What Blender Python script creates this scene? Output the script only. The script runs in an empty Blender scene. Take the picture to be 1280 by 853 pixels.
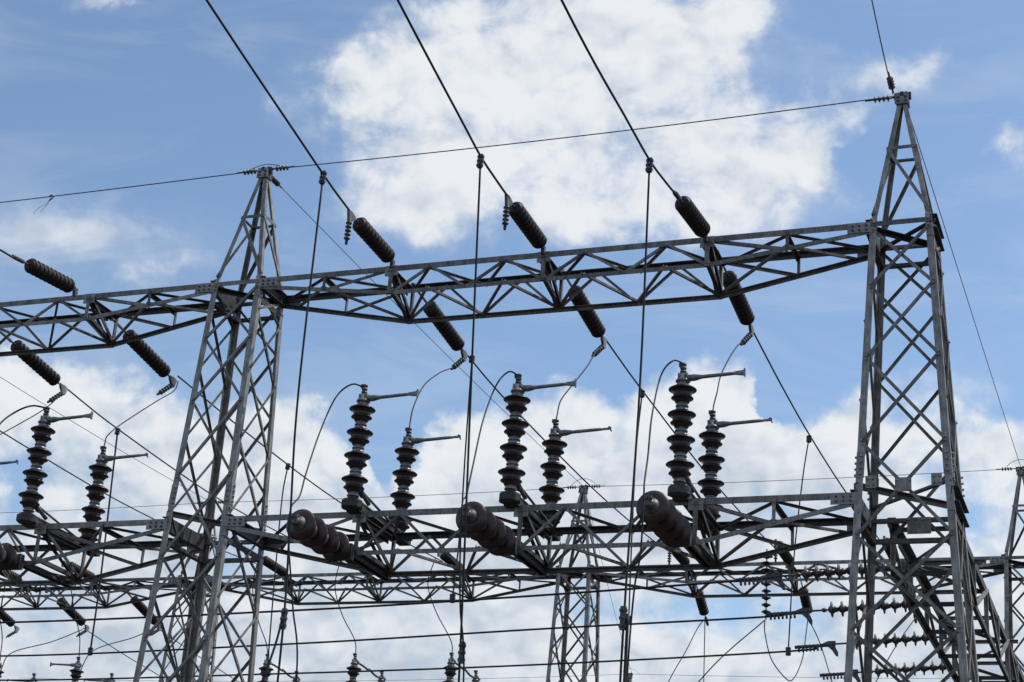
import bpy, bmesh, math, random
from mathutils import Vector, Matrix

random.seed(7)
SC = bpy.context.scene
COL = SC.collection
V = Vector

# ------------------------------------------------------------------ camera
cam_d = bpy.data.cameras.new('camera')
cam = bpy.data.objects.new('camera', cam_d)
COL.objects.link(cam)
SC.camera = cam
cam_d.sensor_width = 36.0
cam_d.lens = 60.18
cam_d.clip_start = 0.1
cam_d.clip_end = 20000
YAW, PITCH, ROLL = math.radians(21.7939), math.radians(22.0411), math.radians(4.297)
FWD = V((-math.sin(YAW) * math.cos(PITCH), math.cos(YAW) * math.cos(PITCH), math.sin(PITCH)))
RGT = FWD.cross(V((0, 0, 1))).normalized()
UPV = RGT.cross(FWD)
R2 = math.cos(ROLL) * RGT + math.sin(ROLL) * UPV
U2 = -math.sin(ROLL) * RGT + math.cos(ROLL) * UPV
m = Matrix((R2, U2, -FWD)).transposed().to_4x4()
m.translation = V((12.873, -21.111, 1.6))
cam.matrix_world = m

# ------------------------------------------------------------------ sun, sky, exposure
SUN_DIR = V((0.62, 0.42, 1.25)).normalized()      # towards the sun: high, from the right and a little behind the switchyard
sun_d = bpy.data.lights.new('sun', 'SUN')
sun_d.energy = 4.0
sun_d.angle = math.radians(0.5)
sun_d.color = (1.0, 0.955, 0.88)
sun = bpy.data.objects.new('sun', sun_d)
COL.objects.link(sun)
sun.location = (20, 10, 60)
sun.rotation_euler = SUN_DIR.to_track_quat('Z', 'Y').to_euler()

SC.view_settings.view_transform = 'Standard'
SC.view_settings.look = 'None'
SC.view_settings.gamma = 1.0
SC.view_settings.exposure = 0.0
SC.view_settings.use_curve_mapping = False

world = bpy.data.worlds.new('World')
SC.world = world
world.use_nodes = True
WT = world.node_tree
WT.nodes.clear()


class G:
    """tiny node-graph helper"""
    def __init__(s, tree):
        s.t = tree

    def n(s, typ, **kw):
        nd = s.t.nodes.new(typ)
        for k, v in kw.items():
            setattr(nd, k, v)
        return nd

    def put(s, sock, v):
        if isinstance(v, bpy.types.NodeSocket):
            s.t.links.new(v, sock)
        else:
            sock.default_value = v

    def math(s, op, a, b=None, c=None, clamp=False):
        nd = s.n('ShaderNodeMath', operation=op, use_clamp=clamp)
        s.put(nd.inputs[0], a)
        if b is not None:
            s.put(nd.inputs[1], b)
        if c is not None:
            s.put(nd.inputs[2], c)
        return nd.outputs[0]

    def dot(s, a, vec):
        nd = s.n('ShaderNodeVectorMath', operation='DOT_PRODUCT')
        s.put(nd.inputs[0], a)
        nd.inputs[1].default_value = vec
        return nd.outputs['Value']

    def smooth(s, v, lo, hi, a=0.0, b=1.0):
        nd = s.n('ShaderNodeMapRange', interpolation_type='SMOOTHSTEP')
        s.put(nd.inputs['Value'], v)
        s.put(nd.inputs['From Min'], lo)
        s.put(nd.inputs['From Max'], hi)
        nd.inputs['To Min'].default_value = a
        nd.inputs['To Max'].default_value = b
        return nd.outputs['Result']

    def noise(s, vec, scale, detail=6.0, rough=0.55, dist=0.0, lac=2.0, dims='3D'):
        nd = s.n('ShaderNodeTexNoise', noise_dimensions=dims)
        s.put(nd.inputs['Vector'], vec)
        nd.inputs['Scale'].default_value = scale
        nd.inputs['Detail'].default_value = detail
        nd.inputs['Roughness'].default_value = rough
        nd.inputs['Lacunarity'].default_value = lac
        nd.inputs['Distortion'].default_value = dist
        return nd.outputs['Fac']

    def mix(s, f, a, b):
        nd = s.n('ShaderNodeMix', data_type='RGBA')
        s.put(nd.inputs[0], f)
        s.put(nd.inputs[6], a)
        s.put(nd.inputs[7], b)
        return nd.outputs[2]

    def ramp(s, f, stops, interp='LINEAR'):
        nd = s.n('ShaderNodeValToRGB')
        cr = nd.color_ramp
        cr.interpolation = interp
        while len(cr.elements) < len(stops):
            cr.elements.new(0.5)
        for e, (pos, col) in zip(cr.elements, stops):
            e.position = pos
            e.color = col if len(col) == 4 else (*col, 1)
        s.put(nd.inputs[0], f)
        return nd.outputs[0]


def build_sky():
    g = G(WT)
    STR = 0.15
    sky = g.n('ShaderNodeTexSky', sky_type='NISHITA')
    sky.sun_disc = False
    sky.sun_elevation = math.asin(SUN_DIR.z)
    sky.sun_rotation = math.atan2(SUN_DIR.x, SUN_DIR.y)
    sky.air_density = 1.0
    sky.dust_density = 0.6
    sky.ozone_density = 1.6
    tc = g.n('ShaderNodeTexCoord')
    d = tc.outputs['Generated']
    # clouds hang at fixed compass directions: a flat chart of the sky towards the north-west
    fw = g.math('MAXIMUM', g.dot(d, FWD), 0.12)
    u = g.math('DIVIDE', g.dot(d, R2), fw)
    v = g.math('DIVIDE', g.dot(d, U2), fw)
    K = 2139.8
    X = g.math('MULTIPLY_ADD', u, K / 1280.0, 0.5)           # 0..1 across
    Y = g.math('MULTIPLY_ADD', v, -K / 1280.0, 426.5 / 1280.0)
    cv = g.n('ShaderNodeCombineXYZ')
    g.put(cv.inputs[0], X)
    g.put(cv.inputs[1], g.math('MULTIPLY', Y, 1.25))
    P = cv.outputs[0]
    n1 = g.noise(P, 5.5, 10.0, 0.60, 0.25, dims='2D')
    n2 = g.noise(P, 17.0, 8.0, 0.62, 0.3, dims='2D')

    def billow(vec, sc):
        vn = g.n('ShaderNodeTexVoronoi', feature='F1', voronoi_dimensions='2D')
        g.put(vn.inputs['Vector'], vec)
        vn.inputs['Scale'].default_value = sc
        vn.inputs['Detail'].default_value = 2.0
        vn.inputs['Roughness'].default_value = 0.55
        return g.math('SUBTRACT', 0.5, vn.outputs['Distance'])
    # billows: rounded heads, lit from the upper right where the sun stands
    wv = g.n('ShaderNodeVectorMath', operation='MULTIPLY_ADD')
    nz = g.n('ShaderNodeTexNoise', noise_dimensions='2D')
    g.put(nz.inputs['Vector'], P)
    nz.inputs['Scale'].default_value = 14.0
    nz.inputs['Detail'].default_value = 5.0
    g.put(wv.inputs[0], nz.outputs['Color'])
    wv.inputs[1].default_value = (.05, .05, 0)
    g.put(wv.inputs[2], P)
    bl1 = billow(wv.outputs[0], 15.0)
    sh = g.n('ShaderNodeVectorMath', operation='ADD')
    g.put(sh.inputs[0], wv.outputs[0])
    sh.inputs[1].default_value = (.012, -.022, 0)
    bl2 = billow(sh.outputs[0], 15.0)
    relief = g.math('SUBTRACT', bl1, bl2)
    n1s = g.noise(sh.outputs[0], 5.5, 6.0, 0.60, 0.25, dims='2D')
    relief = g.math('MULTIPLY_ADD', g.math('SUBTRACT', g.noise(wv.outputs[0], 5.5, 6.0, 0.60, 0.25, dims='2D'), n1s), 2.0, relief)
    # warp the chart a little so that cloud outlines are ragged
    wx = g.math('MULTIPLY_ADD', g.math('SUBTRACT', g.noise(P, 9.0, 6.0, 0.6, dims='2D'), 0.5), 0.10, X)
    cv2 = g.n('ShaderNodeCombineXYZ')
    g.put(cv2.inputs[0], g.math('ADD', X, 7.3))
    g.put(cv2.inputs[1], g.math('ADD', Y, 3.1))
    wy = g.math('MULTIPLY_ADD', g.math('SUBTRACT', g.noise(cv2.outputs[0], 9.0, 6.0, 0.6, dims='2D'), 0.5), 0.08, Y)
    blobs = [  # x, y, rx, ry, amount (parts of 1280)
        (690, 100, 170, 85, .50), (850, 55, 130, 85, .46), (560, 100, 120, 55, .36), (460, 108, 90, 44, .42), (930, 20, 50, 40, .26),
        (640, 215, 190, 60, .38), (900, 190, 140, 70, .46), (1010, 205, 60, 34, .34), (760, 275, 250, 35, .22), (520, 255, 90, 50, .30),
        (1115, 90, 60, 30, .30), (1070, 140, 44, 26, .24), (190, 330, 70, 18, .24),
        (130, 4, 60, 14, .26), (600, 12, 80, 16, .20), (1272, 185, 34, 26, .28), (700, 15, 150, 40, .24), (1190, 490, 130, 26, .16),
        (110, 470, 170, 50, .20), (640, 275, 60, 24, -.26), (20, 595, 34, 45, -.60), (480, 575, 70, 44, -.34), (870, 765, 180, 34, -.42), (470, 790, 90, 40, -.20),
        (1240, 640, 60, 60, -.24), (975, 500, 22, 40, -.30), (1110, 190, 46, 70, -.30), (960, 90, 30, 60, -.20), (60, 760, 90, 40, -.16), (290, 700, 60, 60, -.12),
    ]
    tot = None
    for (bx, by, rx, ry, am) in blobs:
        a = g.math('MULTIPLY', g.math('SUBTRACT', wx, bx / 1280.0), 1280.0 / rx)
        b = g.math('MULTIPLY', g.math('SUBTRACT', wy, by / 1280.0), 1280.0 / ry)
        q = g.math('ADD', g.math('MULTIPLY', a, a), g.math('MULTIPLY', b, b))
        e = g.math('MULTIPLY', g.math('POWER', 2.71828, g.math('MULTIPLY', q, -1.0)), am)
        tot = e if tot is None else g.math('ADD', tot, e)
    n5 = g.noise(P, 42.0, 5.0, 0.62, 0.2, dims='2D')
    # cumulus bank along the bottom: its upper edge as a function of x
    edge = [(0, 440), (50, 455), (120, 475), (200, 500), (260, 530), (330, 510), (390, 495), (440, 545), (480, 590), (520, 585),
            (560, 545), (610, 500), (680, 488), (760, 492), (830, 470), (880, 452), (935, 470), (975, 525), (1020, 530), (1060, 512),
            (1130, 515), (1200, 522), (1280, 528)]
    eh = g.ramp(wx, [(x / 1280.0, (y / 1280.0,) * 3) for x, y in edge])
    bank = g.smooth(g.math('SUBTRACT', wy, eh), -0.024, 0.026, 0.0, 0.66)
    base = g.math('ADD', tot, bank)
    gate = g.smooth(base, 0.04, 0.24, 0.0, 1.0)              # clear air between the clouds stays clear
    grain = g.math('MULTIPLY', g.math('SUBTRACT', n1, 0.5), 0.95)
    grain = g.math('MULTIPLY_ADD', g.math('SUBTRACT', n2, 0.5), 0.62, grain)
    grain = g.math('MULTIPLY_ADD', g.math('SUBTRACT', n5, 0.5), 0.28, grain)
    grain = g.math('MULTIPLY_ADD', bl1, 0.22, grain)
    grain = g.math('ADD', grain, 0.05)
    dens = g.math('MULTIPLY_ADD', grain, gate, base)
    # everyday scattered clouds over the rest of the dome
    far = g.smooth(g.dot(d, FWD), 0.80, 0.93, 1.0, 0.0)
    n3 = g.noise(d, 3.2, 9.0, 0.6, 0.2)
    dens = g.math('ADD', dens, g.math('MULTIPLY', far, g.smooth(n3, 0.45, 0.62, -0.2, 0.6)))
    mask = g.smooth(dens, 0.04, 0.60, 0.0, 1.0)
    # thin veils: a haze round the big cloud, a long streak at the left, faint cirrus elsewhere
    mp = g.n('ShaderNodeMapping')
    mp.inputs['Scale'].default_value = (3.0, 9.0, 1.0)
    mp.inputs['Rotation'].default_value = (0, 0, .12)
    g.put(mp.inputs['Vector'], P)
    nv = g.noise(mp.outputs[0], 1.3, 6.0, 0.62, 0.6, dims='2D')
    veil = g.math('MULTIPLY', g.smooth(nv, 0.42, 0.72), 0.13)
    sa = g.math('MULTIPLY', g.math('SUBTRACT', X, 95 / 1280.0), 1280.0 / 150)
    sb = g.math('MULTIPLY', g.math('SUBTRACT', wy, 304 / 1280.0), 1280.0 / 30)
    sq = g.math('ADD', g.math('MULTIPLY', sa, sa), g.math('MULTIPLY', sb, sb))
    streak = g.math('MULTIPLY', g.math('POWER', 2.71828, g.math('MULTIPLY', sq, -1.0)), g.smooth(nv, 0.30, 0.62, 0.25, 0.75))
    halo = g.math('MULTIPLY', g.smooth(tot, 0.06, 0.45), g.smooth(n2, 0.35, 0.65, 0.15, 0.55))
    inv = g.math('MULTIPLY', g.math('MULTIPLY', g.math('SUBTRACT', 1.0, veil), g.math('SUBTRACT', 1.0, streak)), g.math('SUBTRACT', 1.0, halo))
    mask = g.math('SUBTRACT', 1.0, g.math('MULTIPLY', g.math('SUBTRACT', 1.0, mask), inv), clamp=True)
    # cloud brightness: white crests, blue-grey bases
    hgt = g.smooth(g.math('SUBTRACT', wy, eh), 0.02, 0.17, 1.0, 0.0)
    n4 = g.noise(P, 4.2, 7.0, 0.55, 0.4, dims='2D')
    lum = g.math('ADD', g.math('MULTIPLY', g.math('SUBTRACT', n4, 0.5), 1.25), g.math('MULTIPLY_ADD', hgt, 0.45, 0.42))
    lum = g.math('MULTIPLY_ADD', g.math('SUBTRACT', dens, 0.6), 0.10, lum)
    lum = g.math('MULTIPLY_ADD', g.math('SUBTRACT', n2, 0.5), 0.40, lum)
    lum = g.math('MULTIPLY_ADD', g.math('SUBTRACT', n5, 0.5), 0.25, lum)
    lum = g.math('MULTIPLY_ADD', relief, 0.60, lum)
    cc = g.ramp(lum, [(0.0, (.50, .57, .66)), (0.42, (.66, .715, .78)), (0.80, (.80, .832, .868)), (1.0, (.85, .87, .895))])
    sc_ = g.n('ShaderNodeVectorMath', operation='SCALE')
    g.put(sc_.inputs[0], cc)
    sc_.inputs['Scale'].default_value = 1.0 / STR
    tint = g.n('ShaderNodeVectorMath', operation='MULTIPLY')
    g.put(tint.inputs[0], sky.outputs[0])
    tint.inputs[1].default_value = SKY_TINT
    # paler air low down, as on a humid day
    col = g.mix(g.math('MULTIPLY', mask, 0.96), tint.outputs[0], sc_.outputs[0])
    bg = g.n('ShaderNodeBackground')
    g.put(bg.inputs[0], col)
    bg.inputs[1].default_value = STR
    out = g.n('ShaderNodeOutputWorld')
    WT.links.new(bg.outputs[0], out.inputs[0])


SKY_TINT = (1.0, 1.04, 1.03)
build_sky()


# ------------------------------------------------------------------ materials
def material(name, c0, c1, rough=0.5, metal=0.0, scale=14.0, streak=0.0, spec=0.5, bump=0.0, contrast=(0.35, 0.7), spots=None, vary=0.0):
    mt = bpy.data.materials.new(name)
    mt.use_nodes = True
    t = mt.node_tree
    g = G(t)
    bs = t.nodes['Principled BSDF']
    tc = g.n('ShaderNodeTexCoord')
    vec = tc.outputs['Object']
    n = g.noise(vec, scale, 7.0, 0.62)
    f = g.smooth(n, *contrast)
    if streak:
        mp = g.n('ShaderNodeMapping')
        mp.inputs['Scale'].default_value = (9, 9, 0.8)
        g.put(mp.inputs['Vector'], vec)
        n2 = g.noise(mp.outputs[0], 4.0, 5.0, 0.6)
        f = g.math('MULTIPLY_ADD', g.smooth(n2, 0.35, 0.7), streak, g.math('MULTIPLY', f, 1 - streak), clamp=True)
    col = g.mix(f, (*c0, 1), (*c1, 1))
    if spots:
        n3 = g.noise(vec, scale * 2.3, 6.0, 0.7)
        col = g.mix(g.smooth(n3, 0.62, 0.72, 0.0, 0.8), col, (*spots, 1))
    if vary:                                   # every bar left the zinc bath a little brighter or duller
        oi = g.n('ShaderNodeObjectInfo')
        vm = g.n('ShaderNodeVectorMath', operation='SCALE')
        g.put(vm.inputs[0], col)
        g.put(vm.inputs['Scale'], g.math('MULTIPLY_ADD', oi.outputs['Random'], 2 * vary, 1 - vary))
        col = vm.outputs[0]
    g.put(bs.inputs['Base Color'], col)
    bs.inputs['Metallic'].default_value = metal
    g.put(bs.inputs['Roughness'], g.math('MULTIPLY_ADD', n, 0.25, rough - 0.12))
    bs.inputs['Specular IOR Level'].default_value = spec
    if bump:
        b = g.n('ShaderNodeBump')
        b.inputs['Strength'].default_value = bump
        b.inputs['Distance'].default_value = 0.004
        g.put(b.inputs['Height'], n)
        g.put(bs.inputs['Normal'], b.outputs[0])
    return mt


STEEL = material('galvanized_steel', (.080, .075, .071), (.255, .242, .229), 0.54, 0.28, 7.0, 0.45, 0.5, 0.15, spots=(.10, .075, .06), vary=.42)
STEEL_LEG = material('galvanized_leg_steel', (.115, .109, .102), (.36, .342, .322), 0.52, 0.28, 6.0, 0.5, 0.5, 0.15, spots=(.12, .085, .065), vary=.22)
STEEL_DARK = material('dark_shaded_steel', (.036, .034, .034), (.085, .081, .081), 0.6, 0.3, 9.0, 0.4, 0.4, vary=.25)  # darker steel; on rear and under members it holds backlit shade in its colour
PLATE = material('gusset_steel', (.16, .153, .145), (.33, .317, .302), 0.5, 0.4, 12.0, 0.2, 0.5, 0.1, spots=(.12, .10, .09))
BOLT = material('bolt_steel', (.05, .05, .055), (.13, .13, .135), 0.5, 0.5, 20)
PORCELAIN = material('brown_porcelain', (.015, .0095, .0095), (.036, .017, .0155), 0.36, 0.0, 5.0, 0.0, 0.5)
PORCELAIN_RED = material('red_brown_porcelain', (.024, .0115, .0105), (.050, .021, .018), 0.36, 0.0, 5.0)
STRING_GLAZE = material('dark_string_glaze', (.011, .0085, .0085), (.027, .0165, .0155), 0.52, 0.0, 5.0, spec=.3)
CAPMETAL = material('insulator_metal', (.19, .192, .198), (.37, .374, .38), 0.42, 0.45, 10.0, 0.2, 0.5)
ALU = material('weathered_conductor', (.022, .022, .024), (.048, .047, .048), 0.65, 0.1, 6.0, spec=.25)
HARDWARE = material('line_hardware', (.05, .05, .055), (.12, .12, .125), 0.5, 0.4, 16.0)
BRIGHTALU = material('switch_aluminium', (.13, .132, .136), (.28, .284, .29), 0.45, 0.5, 12.0)
BRONZE = material('bronze_rod', (.10, .065, .045), (.16, .10, .07), 0.5, 0.5, 14.0)
STRAND = material('strand_wire', (.05, .05, .055), (.10, .10, .105), 0.5, 0.4, 9.0)
CONCRETE = material('concrete', (.26, .255, .245), (.40, .39, .375), 0.85, 0.0, 3.0, 0.2, 0.3, 0.3)
RAG = material('frayed_cord', (.16, .08, .06), (.26, .16, .13), 0.8, 0.0, 8.0)
GRAVEL = material('gravel', (.030, .025, .023), (.085, .072, .066), 0.9, 0.0, 2.2, 0.0, 0.2, 0.5)


# ------------------------------------------------------------------ mesh helpers
class MB:
    def __init__(s):
        s.v = []
        s.f = []
        s.sm = []

    def add(s, vs, fs, smooth=False):
        o = len(s.v)
        s.v += [tuple(x) for x in vs]
        s.f += [tuple(i + o for i in f) for f in fs]
        s.sm += [smooth] * len(fs)

    def box(s, c, size, ax=None):
        c = V(c)
        if ax is None:
            ax = (V((1, 0, 0)), V((0, 1, 0)), V((0, 0, 1)))
        vs = []
        for sx in (-.5, .5):
            for sy in (-.5, .5):
                for sz in (-.5, .5):
                    vs.append(c + ax[0] * sx * size[0] + ax[1] * sy * size[1] + ax[2] * sz * size[2])
        s.add(vs, [(0, 1, 3, 2), (4, 6, 7, 5), (0, 4, 5, 1), (2, 3, 7, 6), (0, 2, 6, 4), (1, 5, 7, 3)])

    def prism(s, p0, p1, poly, a, b):
        """extrude the 2-D polygon (in axes a, b) from p0 to p1"""
        n = len(poly)
        vs = [V(p0) + a * x + b * y for x, y in poly] + [V(p1) + a * x + b * y for x, y in poly]
        fs = [(i, (i + 1) % n, n + (i + 1) % n, n + i) for i in range(n)]
        fs += [tuple(range(n - 1, -1, -1)), tuple(range(n, 2 * n))]
        s.add(vs, fs)

    def angle(s, p0, p1, size, nrm, t=0.010, size2=None, flip=1):
        """steel angle: one flange flat in the face whose outward normal is nrm, the other pointing inwards"""
        p0, p1 = V(p0), V(p1)
        d = (p1 - p0).normalized()
        nrm = V(nrm)
        nrm = (nrm - d * nrm.dot(d)).normalized()
        a = d.cross(nrm) * flip
        h = size / 2
        z2 = size2 or size
        poly = [(-h, 0), (h, 0), (h, -t), (-h + t, -t), (-h + t, -z2), (-h, -z2)]
        if flip < 0:
            poly = poly[::-1]
        s.prism(p0, p1, poly, a, nrm)

    def legangle(s, p0, p1, sx, sy, size, t=0.012):
        """corner angle: heel outwards at the corner (sx, sy), flanges along the two faces"""
        poly = [(0, 0), (-sx * size, 0), (-sx * size, -sy * t), (-sx * t, -sy * t), (-sx * t, -sy * size), (0, -sy * size)]
        if sx * sy < 0:
            poly = poly[::-1]
        s.prism(p0, p1, poly, V((1, 0, 0)), V((0, 1, 0)))

    def channel(s, p0, p1, w, h, up, t=0.012):
        """U-channel, web on the side up, flanges down"""
        p0, p1 = V(p0), V(p1)
        d = (p1 - p0).normalized()
        up = V(up)
        up = (up - d * up.dot(d)).normalized()
        a = d.cross(up)
        poly = [(-w / 2, 0), (w / 2, 0), (w / 2, -h), (w / 2 - t, -h), (w / 2 - t, -t), (-w / 2 + t, -t), (-w / 2 + t, -h), (-w / 2, -h)]
        s.prism(p0, p1, poly, a, up)

    def lathe(s, prof, org=(0, 0, 0), axis=(0, 0, 1), seg=20, smooth=True):
        axis = V(axis).normalized()
        a = axis.orthogonal().normalized()
        b = axis.cross(a)
        org = V(org)
        vs = []
        n = len(prof)
        for r, h in prof:
            for k in range(seg):
                th = 2 * math.pi * k / seg
                vs.append(org + axis * h + (a * math.cos(th) + b * math.sin(th)) * max(r, 1e-4))
        fs = []
        for i in range(n - 1):
            for k in range(seg):
                k2 = (k + 1) % seg
                fs.append((i * seg + k, i * seg + k2, (i + 1) * seg + k2, (i + 1) * seg + k))
        fs.append(tuple(range(seg - 1, -1, -1)))
        fs.append(tuple((n - 1) * seg + k for k in range(seg)))
        s.add(vs, fs, smooth)

    def rod(s, p0, p1, r, seg=8):
        p0, p1 = V(p0), V(p1)
        L = (p1 - p0).length
        s.lathe([(r, 0), (r, L)], p0, p1 - p0, seg)

    def tube(s, pts, r, seg=6):
        pts = [V(q) for q in pts]
        n = len(pts)
        vs = []
        prev = None
        for i, q in enumerate(pts):
            d = (pts[min(i + 1, n - 1)] - pts[max(i - 1, 0)]).normalized()
            if prev is None:
                a = d.orthogonal().normalized()
            else:
                a = (prev - d * prev.dot(d)).normalized()
            prev = a
            b = d.cross(a)
            for k in range(seg):
                th = 2 * math.pi * k / seg
                vs.append(q + (a * math.cos(th) + b * math.sin(th)) * r)
        fs = []
        for i in range(n - 1):
            for k in range(seg):
                k2 = (k + 1) % seg
                fs.append((i * seg + k, i * seg + k2, (i + 1) * seg + k2, (i + 1) * seg + k))
        fs.append(tuple(range(seg - 1, -1, -1)))
        fs.append(tuple((n - 1) * seg + k for k in range(seg)))
        s.add(vs, fs, True)

    def bolt(s, c, nrm, r=0.016, h=0.018):
        s.lathe([(r, -0.004), (r, h), (r * .6, h + .003)], c, nrm, 6, False)

    def build(s, name, mat, parent=None, org=(0, 0, 0)):
        me = bpy.data.meshes.new(name)
        o = V(org)
        me.from_pydata([V(q) - o for q in s.v], [], s.f)
        me.materials.append(mat)
        me.polygons.foreach_set('use_smooth', s.sm)
        me.update()
        ob = bpy.data.objects.new(name, me)
        COL.objects.link(ob)
        if parent is not None:
            ob.parent = parent
        else:
            ob.location = o
        return ob


def tag(o, label, cat, group=None, kind=None):
    o['label'] = label
    o['category'] = cat
    if group:
        o['group'] = group
    if kind:
        o['kind'] = kind
    return o


def thing(name, loc, label, cat, group=None):
    o = bpy.data.objects.new(name, None)
    o.empty_display_size = 0.2
    COL.objects.link(o)
    o.location = loc
    return tag(o, label, cat, group)


def kids(o):
    return [c for c in ALLCH.get(o.name, [])]


ALLCH = {}


def index_children():
    ALLCH.clear()
    for o in bpy.data.objects:
        if o.parent:
            ALLCH.setdefault(o.parent.name, []).append(o)


def dup(root, delta, label, rotz=None, group=None, skip=()):
    """copy a thing with its parts and sub-parts, moved by delta"""
    index_children()
    r = root.copy()
    COL.objects.link(r)
    r.location = root.location + V(delta)
    if rotz is not None:
        r.rotation_euler.z = rotz
    r['label'] = label
    if group:
        r['group'] = group
    for ch in kids(root):
        if ch.name.split('.')[0] in skip:
            continue
        c = ch.copy()
        COL.objects.link(c)
        c.parent = r
        for gch in kids(ch):
            e = gch.copy()
            COL.objects.link(e)
            e.parent = c
    return r


def smoothpath(pts, k=8):
    pts = [V(q) for q in pts]
    if len(pts) == 2:
        return pts
    out = []
    n = len(pts)
    for i in range(n - 1):
        p0 = pts[i - 1] if i else pts[0] * 2 - pts[1]
        p1, p2 = pts[i], pts[i + 1]
        p3 = pts[i + 2] if i + 2 < n else pts[-1] * 2 - pts[-2]
        for j in range(k):
            t = j / k
            out.append(0.5 * ((2 * p1) + (p2 - p0) * t + (2 * p0 - 5 * p1 + 4 * p2 - p3) * t * t + (3 * p1 - p0 - 3 * p2 + p3) * t ** 3))
    out.append(pts[-1])
    return out


def sagline(a, b, sag, n=24):
    a, b = V(a), V(b)
    return [a.lerp(b, i / n) - V((0, 0, 4 * sag * (i / n) * (1 - i / n))) for i in range(n + 1)]


# ------------------------------------------------------------------ ground
gm = MB()
N = 24
S = 6000.0
gv = []
for i in range(N + 1):
    for j in range(N + 1):
        fx = (i / N * 2 - 1)
        fy = (j / N * 2 - 1)
        gv.append((S * fx * abs(fx), S * fy * abs(fy), 0.0))
gf = [(i * (N + 1) + j, (i + 1) * (N + 1) + j, (i + 1) * (N + 1) + j + 1, i * (N + 1) + j + 1) for i in range(N) for j in range(N)]
gm.add(gv, gf)
gnd = gm.build('ground', GRAVEL)
gnd['kind'] = 'structure'

# ------------------------------------------------------------------ geometry of the switchyard (metres)
ZU, ZL, ZP = 11.941, 8.118, 14.11
WY, KY = 0.384, 0.0498
FRONT_Z = [11.86, 11.03, 10.0, 8.83, 7.6, 6.4, 5.15, 3.7, 2.0, 0.25]
SIDE_Z = [11.86, 11.5, 10.52, 9.4, 8.25, 7.0, 5.8, 4.4, 2.9, 0.95, 0.25]


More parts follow.
